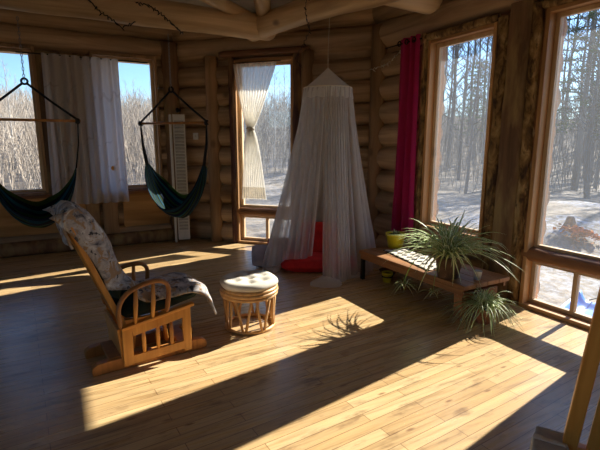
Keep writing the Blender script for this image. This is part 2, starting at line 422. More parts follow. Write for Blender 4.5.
struct(mb.build('roof_eave', M['beam']))

def log_wall(name, p, q, openings, seed):
    L = (Vector(q) - Vector(p)).length; m = frame_m(p, Vector(q) - Vector(p)); mb = MB()
    for i in range(11):
        z = (.145 + .29 * i) if i < 9 else (2.845, 3.13)[i - 9]
        iv = [(0.0, L)]
        for (x0, x1, z0, z1) in openings:
            if min(z1, z + .145) - max(z0, z - .145) > .1:
                nv = []
                for a, b in iv:
                    if x1 <= a or x0 >= b: nv.append((a, b)); continue
                    if x0 - a > .05: nv.append((a, x0))
                    if b - x1 > .05: nv.append((x1, b))
                iv = nv
        if i == 8:
            for a, b in iv: mb.box(((a + b) / 2, -.13, 2.64), (b - a, .10, .2))
            for (x0, x1, z0, z1) in openings: mb.box(((x0 + x1) / 2, -.13, (z1 + 2.76) / 2), (x1 - x0 + .05, .10, 2.76 - z1))
        for a, b in iv:
            a = -.08 if a == 0 else a; b = L + .08 if b == L else b
            mb.log(a, b, .157 if i < 9 else .165, -.13, z, 16, seed * 20 + i + a)
    o = mb.build(name, M['log'], mw=m); struct(o); return m, L

wnum = [0]
def window(m, x0, x1, z0, z1, rail=None, casing='frame', glass_y=-.085, cap=.03, lights=2, s=.042):
    wnum[0] += 1
    root = thing('window_%d' % wnum[0], None, None, mw=m); root['kind'] = 'structure'
    loc = lambda mb, nm, mat, **kw: mb.build(nm, M[mat], root, **kw)
    t = .036; zc = (z0 + z1) / 2; W = x1 - x0
    mb = MB()
    for x in (x0 + t / 2, x1 - t / 2): mb.box((x, (cap - .20) / 2, zc), (t, cap + .20, z1 - z0))
    loc(mb, 'window_frame', casing, bevel=.004)
    mb = MB().box(((x0 + x1) / 2, (cap - .20) / 2, z1 - t / 2 + .005), (W, cap + .198, t + .01)).box(((x0 + x1) / 2, (cap - .20) / 2, z0 + t / 2), (W, cap + .202, t))
    loc(mb, 'window_frame', 'frame_h' if casing == 'frame' else casing, bevel=.004)
    secs = [(z0 + t, z1 - t)] if rail is None else [(rail + .055, z1 - t), (z0 + t, rail - .055)]
    if rail is not None:
        mb = MB(); mb.grid(lambda u, w: Vector((x0 - .02 + (W + .04) * u, -(.085 * math.cos(w * math.pi * 2) * (1 + .2 * noise.noise(Vector((u * 4, 3, 1)))) + .05), rail + .066 * math.sin(w * math.pi * 2) * (1 + .12 * noise.noise(Vector((u * 5, w * 3, 2)))))), 14, 12)
        loc(mb, 'window_rail', 'rail')
    for k_, (a, b) in enumerate(secs):
        fx0, fx1 = x0 + t, x1 - t; mb = MB()
        cols = [fx0, fx1] if not (rail is not None and k_ == 1 and lights == 2) else [fx0, (fx0 + fx1) / 2, fx1]
        for x in cols: mb.box((x + (s / 2 if x == fx0 else -s / 2 if x == fx1 else 0), glass_y, (a + b) / 2), (s, .05, b - a))
        for z in (a + s / 2, b - s / 2): mb.box(((fx0 + fx1) / 2, glass_y, z), (fx1 - fx0, .046, s))
        loc(mb, 'sash', 'sash', bevel=.003)
        for i in range(len(cols) - 1):
            g = MB().box(((cols[i] + cols[i + 1]) / 2, glass_y, (a + b) / 2), (cols[i + 1] - cols[i] - .03, .006, b - a - .03)); loc(g, 'pane', 'glass')
    u = m.to_3x3() @ Vector((1, 0, 0)); n = m.to_3x3() @ Vector((0, 1, 0)); c = m @ Vector(((x0 + x1) / 2, -.2, zc))
    Z = -n; Y = Z.cross(u); portal(c, Matrix((u, Y, Z)).transposed().to_euler(), W, z1 - z0)
    return root

tnum = [0]
def trim(m, x0, x1, z0, z1, y=.03, dep=.06, mat='bark', wav=.3, seed=1, upright=True):
    """a live-edged slab fixed to the wall: wavy sides, rounded face"""
    tnum[0] += 1; mb = MB(); nn = 18
    def fn(u, w):
        z = z0 + (z1 - z0) * u; wd = (x1 - x0) / 2; a = w * 2 * math.pi
        k_ = 1 + wav * noise.noise(Vector((z * 2.6, seed * 3.3, math.cos(a) > 0))) + wav * .5 * noise.noise(Vector((z * 8, seed, math.cos(a) > 0)))
        ca, sa = math.cos(a), math.sin(a); pw = lambda q: math.copysign(abs(q) ** .55, q)
        return Vector(((x0 + x1) / 2 + pw(ca) * wd * k_, y - dep / 2 + pw(sa) * dep / 2 * (1 + .2 * noise.noise(Vector((z * 5, w * 4, seed)))), z))
    mb.grid(fn, max(6, int((z1 - z0) / .07)), nn)
    for uu in (0, 1): mb.add([fn(uu, j / nn) for j in range(nn)], [tuple(range(nn))])
    return struct(mb.build('trim_%d' % tnum[0], M[mat], mw=m))
def vlog(m, x, y, r, z0, z1, mat='post', seed=0):
    tnum[0] += 1; mb = MB(); pts = []; rs = []
    for i in range(13):
        z = z0 + (z1 - z0) * i / 12; pts.append((x + .012 * noise.noise(Vector((z, seed, 1))), y, z)); rs.append(r * (1 + .07 * noise.noise(Vector((z * 2, seed, 5)))))
    mb.tube(pts, rs, 18); return struct(mb.build('trim_%d' % tnum[0], M[mat], mw=m))

def board(m, x0, x1, z0, z1, y0, y1, mat, name):
    o = MB().box(((x0 + x1) / 2, (y0 + y1) / 2, (z0 + z1) / 2), (x1 - x0, y1 - y0, z1 - z0)).build(name, M[mat], mw=m, bevel=.006); return struct(o)
mr, Lr = log_wall('wall_right', P[0], P[1], [(4.80, 5.615, 0, 2.6), (6.12, 6.95, .53, 2.6), (.62, 1.88, .8, 2.6)], 1)
mc, Lc = log_wall('wall_corner', P[1], P[2], [(1.11, 1.98, 0, 2.64)], 2)
ml_, Ll = log_wall('wall_left', P[2], P[3], [(.28, 1.13, .8, 2.72), (1.815, 2.68, .8, 2.72)], 3)
mw_, Lw = log_wall('wall_west', P[3], P[4], [], 4)
mx_, Lx = log_wall('wall_far', P[4], P[5], [(1.63, 3.67, .3, 2.6), (4.23, 6.27, .3, 2.6)], 5)
mk_, Lk = log_wall('wall_back', P[5], P[0], [(5.23, 6.67, 0, 2.6)], 6)

window(mr, 6.104, 6.965, .53, 2.60)             # tall window behind the spider plant
window(mr, 4.775, 5.635, 0, 2.60, rail=.50, s=.036)              # tall window by the wooden chair
window(mc, 1.087, 2.0, 0, 2.65, rail=.485)               # corner window with the tied curtain
window(ml_, .26, 1.15, .80, 2.73, casing='post')
window(ml_, 1.795, 2.70, .80, 2.73, casing='post')
window(mk_, 5.2, 6.7, 0, 2.6, rail=.505)  # unseen back window, added to let in fill light
window(mx_, 1.6, 3.7, .3, 2.6)  # unseen far-wall window, added and widened to brighten the right wall
window(mx_, 4.2, 6.3, .3, 2.6)  # second unseen window, sized for the same fill light
window(mr, .6, 1.9, .8, 2.6)

# right wall: wide slab post between the windows, bark edges, corner post
trim(mr, 5.73, 5.96, 0, 2.70, .09, .17, 'slab', .10, 3)
board(mr, 5.636, 6.10, 0, 2.66, -.14, .012, 'rail', 'trim_25')
trim(mr, 5.66, 5.745, 0, 2.66, .07, .12, 'mottle', .3, 4)
trim(mr, 5.95, 6.075, 0, 2.62, .07, .12, 'mottle', .3, 5)
trim(mr, 6.975, 7.04, 0, 2.68, .06, .10, 'mottle', .3, 6)
vlog(mr, 7.88, -.02, .10, 0, 2.95, 'post', 7)
for mm_, x0_, x1_, zz_ in ((mr, 6.08, 7.0, 2.635), (mr, 4.7, 5.66, 2.635)):
    mb = MB(); mb.log(x0_, x1_, .04, .03, zz_, 12, x0_ + 3); tnum[0] += 1; struct(mb.build('trim_%d' % tnum[0], M['mottle'], mw=mm_))
# corner wall: posts and bark beside the tied-curtain window
trim(mc, 1.99, 2.075, 0, 2.74, .06, .10, 'bark', .3, 8)
trim(mc, .965, 1.095, 0, 2.74, .05, .10, 'bark', .35, 9)
vlog(mc, 2.36, .0, .095, 0, 2.72, 'post', 10)
vlog(mc, .89, .0, .085, 0, 2.72, 'post', 11)
mb = MB(); mb.log(.85, 2.2, .045, .04, 2.735, 12, 91); struct(mb.build('trim_30', M['rail'], mw=mc))
# left wall: sill board, wood panels, posts, low log
vlog(ml_, .06, .0, .12, 0, 2.95, 'slab', 12)
board(ml_, .16, 1.20, .765, .81, -.02, .075, 'rail', 'trim_21')
board(ml_, 1.50, 4.0, .765, .81, -.02, .075, 'rail', 'trim_22')
board(ml_, .20, .86, .27, .765, .02, .045, 'panel', 'trim_23')
board(ml_, 1.36, 3.6, .27, .765, .02, .045, 'panel', 'trim_24')
trim(ml_, .93, 1.14, .2, .80, .07, .08, 'post', .1, 14)
trim(ml_, 1.17, 1.36, 0, 2.68, .06, .10, 'slab', .08, 15)
trim(ml_, 1.50, 1.80, .8, 2.68, .045, .10, 'slab', .06, 16)
mb = MB(); mb.log(.15, Ll, .10, .05, .09, 16, 77); struct(mb.build('baseboard_left', M['slab'], mw=ml_))

def beam(p0, p1, r, name='ceiling_beam', mat='beam', seed=0, taper=0.0):
    m, L = along_m(p0, p1); mb = MB(); mb.log(0, L, r, 0, 0, 18, seed, taper)
    return struct(mb.build(name, M[mat], mw=m))
beam((-3.6, 5.46, 2.94), (2.62, 5.44, 2.94), .15, seed=31)
beam((2.38, 5.66, 2.95), (2.93, 3.24, 2.95), .145, seed=32)
beam((.8, 3.50, 2.985), (3.60, 3.62, 2.95), .145, seed=33)
beam((2.42, 5.62, 3.06), (.3, 4.1, 3.14), .075, 'roof_pole', seed=34)
beam((2.62, 5.66, 3.07), (1.2, 3.0, 3.24), .10, 'roof_pole', seed=35)
beam((-4.5, 4.2, 2.92), (-2.7, 5.6, 2.92), .16, seed=36)

# ------------------------------------------------------------ fabrics at the windows
def drape(x0, x1, z0, z1, y, folds, amp, flare=0.0, seed=1):
    def fn(u, w):
        x = x0 + (x1 - x0) * u; z = z1 + (z0 - z1) * w
        ph = u * folds * 2 * math.pi + .8 * noise.noise(Vector((u * 5, w * 1.5, seed)))
        a = amp * (.6 + .5 * w)
        xc = (x0 + x1) / 2; x = xc + (x - xc) * (1 + flare * w) + .008 * math.sin(ph * .5 + w * 3)
        return Vector((x, y + a * math.sin(ph) + .012 * noise.noise(Vector((u * 9, w * 6, seed + 4))), z + .006 * math.sin(ph + 1) * w))
    return fn
t = thing('curtain', 'pale cotton curtain with faint brown branch print hanging between the two far-left windows', 'curtain', mw=ml_)
mb = MB(); mb.grid(drape(.80, 1.73, .66, 2.64, .13, 7.5, .045, .04, 3), 110, 30); mb.build('curtain_panel', M['print'], t)
mb = MB(); mb.tube([(.4, .10, 2.63), (2.0, .10, 2.63)], .009, 8); mb.build('curtain_rod', M['dark_metal'], t)
for i in range(9): mb = MB(); mb.tube([(.82 + .11 * i, .10 + .016 * math.cos(a), 2.622 + .022 * math.sin(a)) for a in [q * math.pi / 5 for q in range(10)]], .004, 6, True); mb.build('curtain_ring', M['dark_metal'], t)
mb = MB(); mb.lathe([(0, .003), (.032, .003), (.034, 0), (.032, -.003), (0, -.003)], 16)
plain('orange_print', (.75, .34, .05), .9); o = mb.build('printed_dot', bpy.data.materials['orange_print'], t, loc=(.965, .165, 1.15), rot=(R(90), 0, 0)); o['label'] = 'orange round print'

t = thing('curtain', 'cream sheer curtain tied in the middle at the corner window', 'curtain', mw=mc)
def tied(u, w):
    z = 2.60 + (.68 - 2.60) * w; wt = (2.60 - 1.70) / (2.60 - .68)
    tie = 1.745
    if w < wt:
        q = w / wt; k0 = (1 - q) ** .75; l0, r0 = 2.0, 1.33
        lft = tie + .035 + (l0 - tie - .035) * k0; rgt = tie - .035 + (r0 - tie + .035) * (1 - q) ** .8
    else:
        q = (w - wt) / (1 - wt); k0 = q ** .6
        lft = tie + .035 + .125 * k0; rgt = tie - .035 - .20 * k0
    x = lft + (rgt - lft) * u
    wid = abs(lft - rgt); am = .012 + .018 * (1 - min(1, wid / .6))
    return Vector((x, .03 + am * math.sin(u * 11 * 2 * math.pi + noise.noise(Vector((u * 4, w * 3, 2)))), z))
mb = MB(); mb.grid(tied, 110, 46); mb.build('curtain_panel', M['sheer'], t)
mb = MB(); mb.tube([(1.745 + .052 * math.cos(a), .03 + .04 * math.sin(a), 1.70 + .012 * math.sin(a)) for a in [q * math.pi / 8 for q in range(16)]], .014, 8, True); mb.build('tie_band', M['canvas'], t)
mb = MB(); mb.tube([(1.27, .03, 2.612), (2.03, .03, 2.612)], .007, 8); mb.build('curtain_rod', M['dark_metal'], t)
def hem(u, w): q = tied(u, 1 - .085 * (1 - w) - .01); return q + Vector((0, .004, 0))
mb = MB(); mb.grid(hem, 90, 4); mb.build('lace_hem', cloth('lace_cream', (.74, .66, .54), .95, .45, .6, .4), t)

t = thing('curtain', 'deep magenta curtain hanging beside the tall window above the bench', 'curtain', mw=mr)
mb = MB(); mb.grid(drape(7.02, 7.33, .36, 2.67, .10, 3.0, .05, .22, 8), 60, 30); mb.build('curtain_panel', M['wine'], t)
mb = MB(); mb.tube([(7.0, .10, 2.62), (7.6, .10, 2.62)], .008, 8); mb.build('curtain_rod', M['dark_metal'], t)
for x in (7.075, 7.19, 7.31):
    mb = MB(); mb.tube([(x, .135 + .0 * a, 2.615) if False else (x + .026 * math.cos(a), .142, 2.615 + .026 * math.sin(a)) for a in [q * math.pi / 6 for q in range(12)]], .007, 6, True); mb.build('grommet', M['dark_metal'], t)

# ------------------------------------------------------------ hammock chairs
def hammock(name_label, x, y, rz, ztop=2.76):
    t = thing('hammock_chair', name_label, 'hammock', (x, y, 0), rz, 'striped hammock chairs hanging from the log beam')
    zb, zr, hb = 1.735, 2.12, .455
    mb = MB(); n = int((ztop - zr) / .034)
    for i in range(n):
        z = zr + .02 + i * .034; a = [q * math.pi / 5 for q in range(10)]
        if i % 2: mb.tube([(.009 * math.cos(q), 0, z + .022 * math.sin(q)) for q in a], .0035, 5, True)
        else: mb.tube([(0, .009 * math.cos(q), z + .022 * math.sin(q)) for q in a], .0035, 5, True)
    mb.build('chain', M['chain'], t)
    mb = MB(); mb.tube([(.028 * math.cos(q * math.pi / 7), 0, zr + .028 * math.sin(q * math.pi / 7)) for q in range(14)], .011, 8, True); mb.build('ring', M['black'], t)
    mb = MB(); mb.tube([(-hb - .03, 0, zb), (hb + .03, 0, zb)], .014, 10); mb.build('spreader_bar', M['oak_d'], t)
    for s in (-1, 1):
        mb = MB(); mb.tube([(s * .02, 0, zr - .02), (s * .24, 0, zr - .205), (s * hb, 0, zb + .015)], .012, 8)
        mb.lathe([(0, -.035), (.024, -.025), (.028, .0), (.022, .026), (0, .032)], 10, (s * hb, 0, zb)); mb.build('rope', M['black'], t)
    zl, zs = .575, 1.24
    def fn(u, w):
        s = u * 2 - 1; v = w * 2 - 1; g = 1 - abs(s) ** 2.6
        q = abs(s)
        xx = .40 * math.sin(s * math.pi / 2) * (1 - .06 * g)
        zz = zl + (zs - zl) * (1 - math.cos(q * math.pi / 2)) + g * (.02 + (.26 if v > 0 else .13) * abs(v) ** 2.2)
        yy = v * (.03 + .18 * g) + .03 * g
        rp = math.sin(v * 26 + 4 * noise.noise(Vector((s * 2, v * 2, x)))) * .012 * (1 - g * .55)
        return Vector((xx, yy, zz + rp + .03 * g * noise.noise(Vector((s * 3, v * 3, x * 7)))))
    mb = MB(); mb.grid(fn, 48, 44); mb.build('sling', M['hammock'], t, solid=.004)
    for s in (-1, 1):
        mb = MB()
        for k_ in range(5):
            o_ = (k_ - 2) * .014; mb.tube([(s * hb, o_ * .2, zb - .02), (s * .445, o_ * .6, 1.50), (s * .40, o_, 1.23)], .0065, 6)
        mb.build('hanging_cord', M['black'], t)
    return t
hammock('striped navy and green hammock chair hanging before the far-left window, nearest the wooden glider', -.19, 5.46, 0)
hammock('striped navy and green hammock chair turned sideways before the log corner', 1.285, 5.46, R(-47))

# ------------------------------------------------------------ wooden glider chair and its throw
g = thing('glider_chair', 'orange oak glider chair with slatted sides, dark green cushions and bentwood arms', 'chair', (.50, 3.21, 0), R(5))
for i, y in enumerate((-.19, .10)):
    mb = MB(); pts = [(-.425, .03), (-.42, .055), (-.39, .075), (-.33, .082), (.27, .082), (.335, .075), (.36, .055), (.365, .03), (.36, .0), (-.42, .0)]
    vs = [(a, y - .028, b) for a, b in pts] + [(a, y + .028, b) for a, b in pts]; m8 = len(pts)
    mb.add(vs, [tuple(range(m8)), tuple(reversed(range(m8, 2 * m8)))] + [(j + m8, (j + 1) % m8 + m8, (j + 1) % m8, j) for j in range(m8)])
    mb.build('runner', M['oak_d'], g, bevel=.006)
for x in (-.27, .20): mb = MB(); mb.box((x, -.045, .075), (.09, .30, .03)); mb.build('base_crossbar', M['oak_d'], g, bevel=.004)
mb = MB()
for x in (-.14, .10):
    for y in (-.10, .09): mb.bar((x, y, .08), (x * .8, y, .30), .05, .022, (1, 0, 0))
mb.box((-.02, -.10, .27), (.34, .022, .06)); mb.box((-.02, .09, .27), (.34, .022, .06)); mb.build('glide_frame', M['oak'], g, bevel=.003)
mb = MB(); mb.bar((-.225, 0, .05), (-.245, 0, .29), .02, .45, (0, 1, 0)); mb.build('rear_panel', M['oak_z'], g, bevel=.003)
for s in (-1, 1):
    y = s * .25
    mb = MB(); zt = lambda x: .295 + (x + .23) * .155
    mb.bar((-.20, y, .035), (-.20, y, zt(-.20)), .026, .065, (1, 0, 0)); mb.bar((.205, y, .035), (.205, y, zt(.205)), .026, .058, (1, 0, 0))
    mb.bar((-.17, y, .07), (.18, y, .085), .0262, .062); mb.bar((-.17, y, zt(-.17) - .035), (.18, y, zt(.18) - .035), .0262, .068)
    sp = mb.build('side_panel', M['oak_z'], g, bevel=.004)
    mb = MB(); mb.bar((-.235, y, zt(-.235) + .004), (.26, y, zt(.26) + .004), .05, .022); mb.build('side_rail', M['oak'], sp, bevel=.005)
    for x in (-.095, .0, .095):
        mb = MB(); mb.tube([(x, y, .09), (x, y, .15), (x, y, .20), (x, y, zt(x) - .05)], [.011, .014, .015, .011], 10); mb.build('spindle', M['oak_z'], sp)
    mb = MB(); ya = s * .262
    arm = [(-.235, .30), (-.252, .40), (-.238, .48), (-.19, .54), (-.115, .575), (-.03, .592), (.03, .592), (.075, .568), (.092, .525), (.082, .45), (.065, .345)]
    mb.tube([(a, ya, b) for a, b in arm], .0175, 10, sq=(1.0, 1.25)); ar = mb.build('arm', M['oak_d'], g, sub=1)
    for x, zt2 in ((-.135, .56), (-.02, .585)):
        mb = MB(); mb.tube([(x - .01, ya, zt(x)), (x, ya, .45), (x + .006, ya, zt2)], [.011, .016, .012], 10); mb.build('spindle', M['oak_z'], ar)
    mb = MB(); ys = s * .215
    mb.bar((-.195, ys, .27), (-.475, ys, 1.0), .036, .034, (0, 1, 0)); mb.build('back_post', M['oak_z'], g, bevel=.008)
mb = MB(); mb.bar((-.47, -.215, .985), (-.47, .215, .985), .03, .08); mb.bar((-.255, -.215, .42), (-.255, .215, .42), .025, .05)
for i in range(4): mb.bar((-.26, -.13 + i * .087, .43), (-.462, -.13 + i * .087, .96), .02, .012, (0, 1, 0))
mb.build('backrest', M['oak_d'], g, bevel=.005)
def pillow(w, d, h, p=4, e=.5, sag=0):
    mb = MB()
    for sg in (1, -1):
        def fn(u, v, sg=sg):
            if sg < 0: u = 1 - u
            a = u * 2 - 1; b = v * 2 - 1; tt = max(0, (1 - abs(a) ** p) * (1 - abs(b) ** p)) ** e
            pin = 1 - .06 * (abs(a) ** 3 + abs(b) ** 3) * 0
            return Vector((a * w / 2 * (1 - .05 * b * b), b * d / 2 * (1 - .05 * a * a), sg * h / 2 * tt + .012 * h * 8 * noise.noise(Vector((a * 2, b * 2, w * 9 + sg))) * tt))
        mb.grid(fn, 18, 18)
    return mb
o = pillow(.56, .45, .12, 6, .5).build('seat_cushion', M['green_seat'], g, loc=(.055, 0, .405), rot=(0, R(-7), 0))
o = pillow(.62, .42, .10, 6, .5).build('back_cushion', M['green_seat'], g, loc=(-.315, 0, .755), rot=(0, R(69), 0))
t = thing('throw_blanket', 'grey and white patterned throw draped over the glider chair back and seat', 'blanket', (.50, 3.21, 0), R(5))
path = [(-.47, .86), (-.49, .91), (-.505, 1.0), (-.50, 1.06), (-.465, 1.105), (-.41, 1.10), (-.355, 1.055), (-.285, .95), (-.225, .83), (-.178, .71), (-.14, .60), (-.10, .525), (-.04, .487), (.08, .492), (.2, .496), (.30, .488), (.365, .455), (.395, .41), (.405, .365)]
def throw(u, w):
    f = u * (len(path) - 1); i = min(int(f), len(path) - 2); q = f - i
    a = Vector((*path[max(i - 1, 0)], 0)); b = Vector((*path[i], 0)); c = Vector((*path[i + 1], 0)); d = Vector((*path[min(i + 2, len(path) - 1)], 0))
    p = .5 * ((2 * b) + (c - a) * q + (2 * a - 5 * b + 4 * c - d) * q * q + (3 * b - a - 3 * c + d) * q ** 3)
    yl = -.235 - .015 * math.sin(u * 9) - (.05 * max(0, u - .7) / .3); yr = .22 + .02 * math.sin(u * 7)
    y = yl + (yr - yl) * w; e = abs(w * 2 - 1)
    nz = noise.noise(Vector((u * 7, w * 3, 2))) * .022 + noise.noise(Vector((u * 17, w * 8, 5))) * .010
    nx, nzv = (c - b).y, -(c - b).x; L = max(1e-6, math.hypot(nx, nzv)); sg = -1
    pz = p.y + sg * nzv / L * nz; px = p.x + sg * nx / L * nz
    if .55 < u: pz -= .05 * e ** 6
    elif .26 < u: px -= .15 * e ** 4; pz -= .05 * e ** 4
    if u > .93 and w < .35: pz -= .05 * (.35 - w) / .35 * (u - .93) / .07; px += .01 * (.35 - w) / .35 * (u - .93) / .07
    return Vector((px, y, pz + .006))
mb = MB(); mb.grid(throw, 80, 34); mb.build('blanket_cloth', M['throw'], t, solid=.014)

# ------------------------------------------------------------ rattan stool
t = thing('rattan_stool', 'round rattan stool with tufted cream cushion standing on the floor', 'stool', (1.318, 3.244, 0), R(10))
for z, r_, rr in ((.345, .222, .016), (.318, .228, .015), (.29, .222, .015)):
    mb = MB(); mb.tube([(r_ * math.cos(a), r_ * math.sin(a), z) for a in [q * math.pi / 18 for q in range(36)]], rr, 8, True); mb.build('top_ring', M['rattan'], t)
mb = MB(); mb.tube([(.198 * math.cos(a), .198 * math.sin(a), .014) for a in [q * math.pi / 18 for q in range(36)]], .014, 8, True); mb.build('base_ring', M['rattan'], t)
for i in range(8):
    a0 = i * math.pi / 4
    for s in (-1, 1):
        mb = MB(); a1 = a0 + s * .31
        mb.tube([(.198 * math.cos(a0 + s * .06), .198 * math.sin(a0 + s * .06), .02), (.20 * math.cos((a0 + a1) / 2 + s * .03), .20 * math.sin((a0 + a1) / 2 + s * .03), .15), (.216 * math.cos(a1), .216 * math.sin(a1), .30)], .0115, 8); mb.build('cane_strut', M['rattan'], t)
def tuft(r, z, a):
    q = r / .235; d = 0
    for i in range(6): d += .030 * math.exp(-(((r * math.cos(a) - .125 * math.cos(i * math.pi / 3)) ** 2 + (r * math.sin(a) - .125 * math.sin(i * math.pi / 3)) ** 2) / .0016))
    d += .03 * math.exp(-(r * r / .0016)); zz = z - (d if z > .375 else 0)
    return r * (1 + .02 * math.sin(a * 6)), zz
prof = [(0, .355), (.19, .355), (.226, .362), (.238, .382), (.232, .402), (.215, .415)] + [(.215 - .0215 * i, .416 + .009 * math.sin(i * .3)) for i in range(1, 10)] + [(.001, .42)]
mb = MB(); mb.lathe(prof, 48, wob=tuft); mb.build('seat_cushion', M['canvas'], t)

# ------------------------------------------------------------ bench, mat, pots and plants
t = thing('bench', 'low wooden bench under the window carrying a potted spider plant', 'bench')
mb = MB()
for i in range(4): mb.box((2.955 + .146 * i, 3.12, .31), (.142, 1.46, .04))
mb.build('bench_top', M['bench'], t, bevel=.006)
mb = MB(); mb.box((2.90, 3.12, .265), (.03, 1.40, .05)); mb.box((3.44, 3.12, .265), (.03, 1.40, .05)); mb.build('apron', M['bench'], t, bevel=.004)
for x in (2.915, 3.43): mb = MB(); mb.box((x, 3.81, .145), (.035, .045, .29)); o = mb.build('leg', M['dark_metal'], t, bevel=.003)
mb = MB(); mb.box((3.17, 2.50, .12), (.46, .09, .24)); mb.build('leg', M['bench'], t, bevel=.01)
mat_c = [(3.10, 3.70), (3.38, 3.62), (3.30, 2.90), (2.94, 2.86)]
def matf(u, w):
    a = Vector((*mat_c[0], 0)).lerp(Vector((*mat_c[3], 0)), u); b = Vector((*mat_c[1], 0)).lerp(Vector((*mat_c[2], 0)), u)
    p = a.lerp(b, w); p.z = .3345 + .0015 * math.sin(u * 40); return p
mb = MB(); mb.grid(matf, 40, 10); tag(mb.build('woven_mat', M['mat'], solid=.006), 'cream woven runner with dark diamond holes lying on the low bench', 'mat')

def ribbon(mb, base, az, el, L, wd, droop, seed, twist=0):
    ca, sa = math.cos(az), math.sin(az); side = Vector((-sa, ca, 0)); n = 10
    def fn(u, w):
        tt = w; r = L * math.cos(el) * tt * (1 + .15 * tt); z = L * (math.sin(el) * tt - droop * tt * tt * (.7 + .3 * tt))
        c = base + Vector((ca * r, sa * r, z)) + side * (.05 * L * math.sin(tt * 3 + seed) * tt)
        wid = wd * (math.sin(min(1, tt * 1.0 + .14) * math.pi) ** .6 if tt < .999 else .02)
        return c + side * (u * 2 - 1) * wid / 2 + Vector((0, 0, abs(u * 2 - 1) * wid * .28))
    mb.grid(fn, 2, n)
def foliage(n, base, L0, L1, wd, seed, el0=.5, el1=1.45, dr0=.5, dr1=1.2, zmin=None, xmax=None):
    rd = random.Random(seed); mb = MB()
    for i in range(n):
        az = 2 * math.pi * (i * .618034) + rd.uniform(-.2, .2); L = rd.uniform(L0, L1)
        b = Vector(base) + Vector((rd.uniform(-.03, .03), rd.uniform(-.03, .03), 0))
        ribbon(mb, b, az, rd.uniform(el0, el1), L, wd * rd.uniform(.7, 1.2), rd.uniform(dr0, dr1), rd.uniform(0, 6))
    if xmax is not None: mb.v = [(a if a < xmax else xmax + (a - xmax) * .25, b_, c) for a, b_, c in mb.v]
    if zmin is not None: mb.v = [(a, b_, max(c, zmin + .004 * ((a * 977) % 1))) for a, b_, c in mb.v]
    return mb
def pot(t, r, h, mat, rim=.012, soil=True, loc=(0, 0, 0)):
    mb = MB(); mb.lathe([(.001, 0), (r * .74, 0), (r * .78, .008), (r, h - .03), (r + rim, h - .028), (r + rim, h), (r - .008, h), (r - .012, h - .03), (.001, h - .03)], 28, loc)
    mb.build('pot', M[mat], t)
    if soil: mb = MB(); mb.lathe([(r * .95, h - .022), (r * .5, h - .012), (.001, h - .01)], 20, loc); mb.build('soil', M['soil'], t)
t = thing('spider_plant', 'large striped spider plant arching out of its dark pot on the bench end', 'plant', (2.98, 2.66, .33), group=None)
pot(t, .115, .19, 'dark_pot')
foliage(250, (0, 0, .17), .40, .80, .019, 11, .5, 1.52, .36, .92, None, .48).build('leaves', M['leaf'], t)
for k_, (pa, pb, pc, nl, ln) in enumerate((((-.06, .08, .19), (-.20, .24, .10), (-.21, .33, -.13), 26, .17), ((-.09, -.04, .19), (-.20, -.04, .08), (-.19, -.02, -.10), 12, .12))):
    mb = MB(); A, B, C_ = Vector(pa), Vector(pb) + Vector((0, 0, .14)), Vector(pc)
    mb.tube([A * (1 - q) ** 2 + B * 2 * q * (1 - q) + C_ * q * q for q in [i / 10 for i in range(11)]], .003, 6); rn = mb.build('plant_runner', M['leaf'], t)
    foliage(nl, C_, ln * .6, ln, .010, 21 + k_, -.3, 1.3, .5, 1.2).build('plantlet', M['leaf'], rn)
t = thing('spider_plant', 'smaller bushy spider plant in terracotta pot on the floor beside the bench end', 'plant', (3.08, 2.34, 0))
pot(t, .075, .13, 'terracotta')
foliage(230, (0, 0, .14), .24, .46, .011, 31, .2, 1.5, .6, 1.35, .006).build('leaves', M['leaf'], t)
t = thing('flowerpot', 'bright yellow bucket-shaped flowerpot with a small plant on the far bench end', 'flowerpot', (3.33, 3.76, .33))
pot(t, .105, .165, 'yellow', .01)
foliage(26, (0, 0, .15), .05, .11, .014, 41, .5, 1.4, .2, .8).build('leaves', M['leaf'], t)
t = thing('flowerpot', 'small yellow pot standing on the floor under the bench', 'flowerpot', (3.09, 3.60, 0)); pot(t, .055, .11, 'yellow', .005)
mb = MB(); mb.tube([(.0535 * math.cos(a), .0535 * math.sin(a), .062) for a in [q * math.pi / 12 for q in range(24)]], .008, 6, True); o = mb.build('pot_band', M['black'], t)
t = thing('bowl', 'low dark bowl on the floor under the bench behind the small yellow pot', 'bowl', (3.22, 3.74, 0))
mb = MB(); mb.lathe([(.001, .0), (.05, 0), (.055, .012), (.098, .075), (.104, .078), (.098, .08), (.05, .024), (.001, .02)], 24); mb.build('bowl_body', M['dark_pot'], t)
t = thing('cup', 'small white cup standing beside the big spider plant pot', 'cup', (3.14, 2.475, .33))
mb = MB(); mb.lathe([(.001, .0), (.026, 0), (.036, .075), (.038, .078), (.034, .076), (.025, .006), (.001, .005)], 20); mb.build('cup_body', M['white'], t)

# ------------------------------------------------------------ cushions under the net
VR = R(-29)
t = thing('floor_cushion', 'flat red cushion lying on the floor under the netting', 'cushion', (2.72, 4.44, .075), VR); pillow(.92, .55, .15, 6, .45).build('cushion_body', M['red'], t)
t = thing('floor_cushion', 'upright red cushion leaning at the wall behind the flat red one', 'cushion', (2.96, 4.82, .27), VR); pillow(.50, .44, .15, 6, .45).build('cushion_body', M['red'], t, rot=(R(72), 0, 0))
t = thing('pillow', 'mauve grey pillow lying on the floor at the netting edge', 'pillow', (2.27, 4.88, .10), R(-20)); pillow(.46, .42, .16, 3, .55).build('pillow_body', M['mauve'], t, rot=(R(24), R(6), 0))
t = thing('pillow', 'dark plum printed pillow propped behind the mauve grey pillow', 'pillow', (2.50, 4.98, .15), R(-32)); pillow(.42, .36, .13, 3, .55).build('pillow_body', M['plum'], t, rot=(R(38), 0, 0))

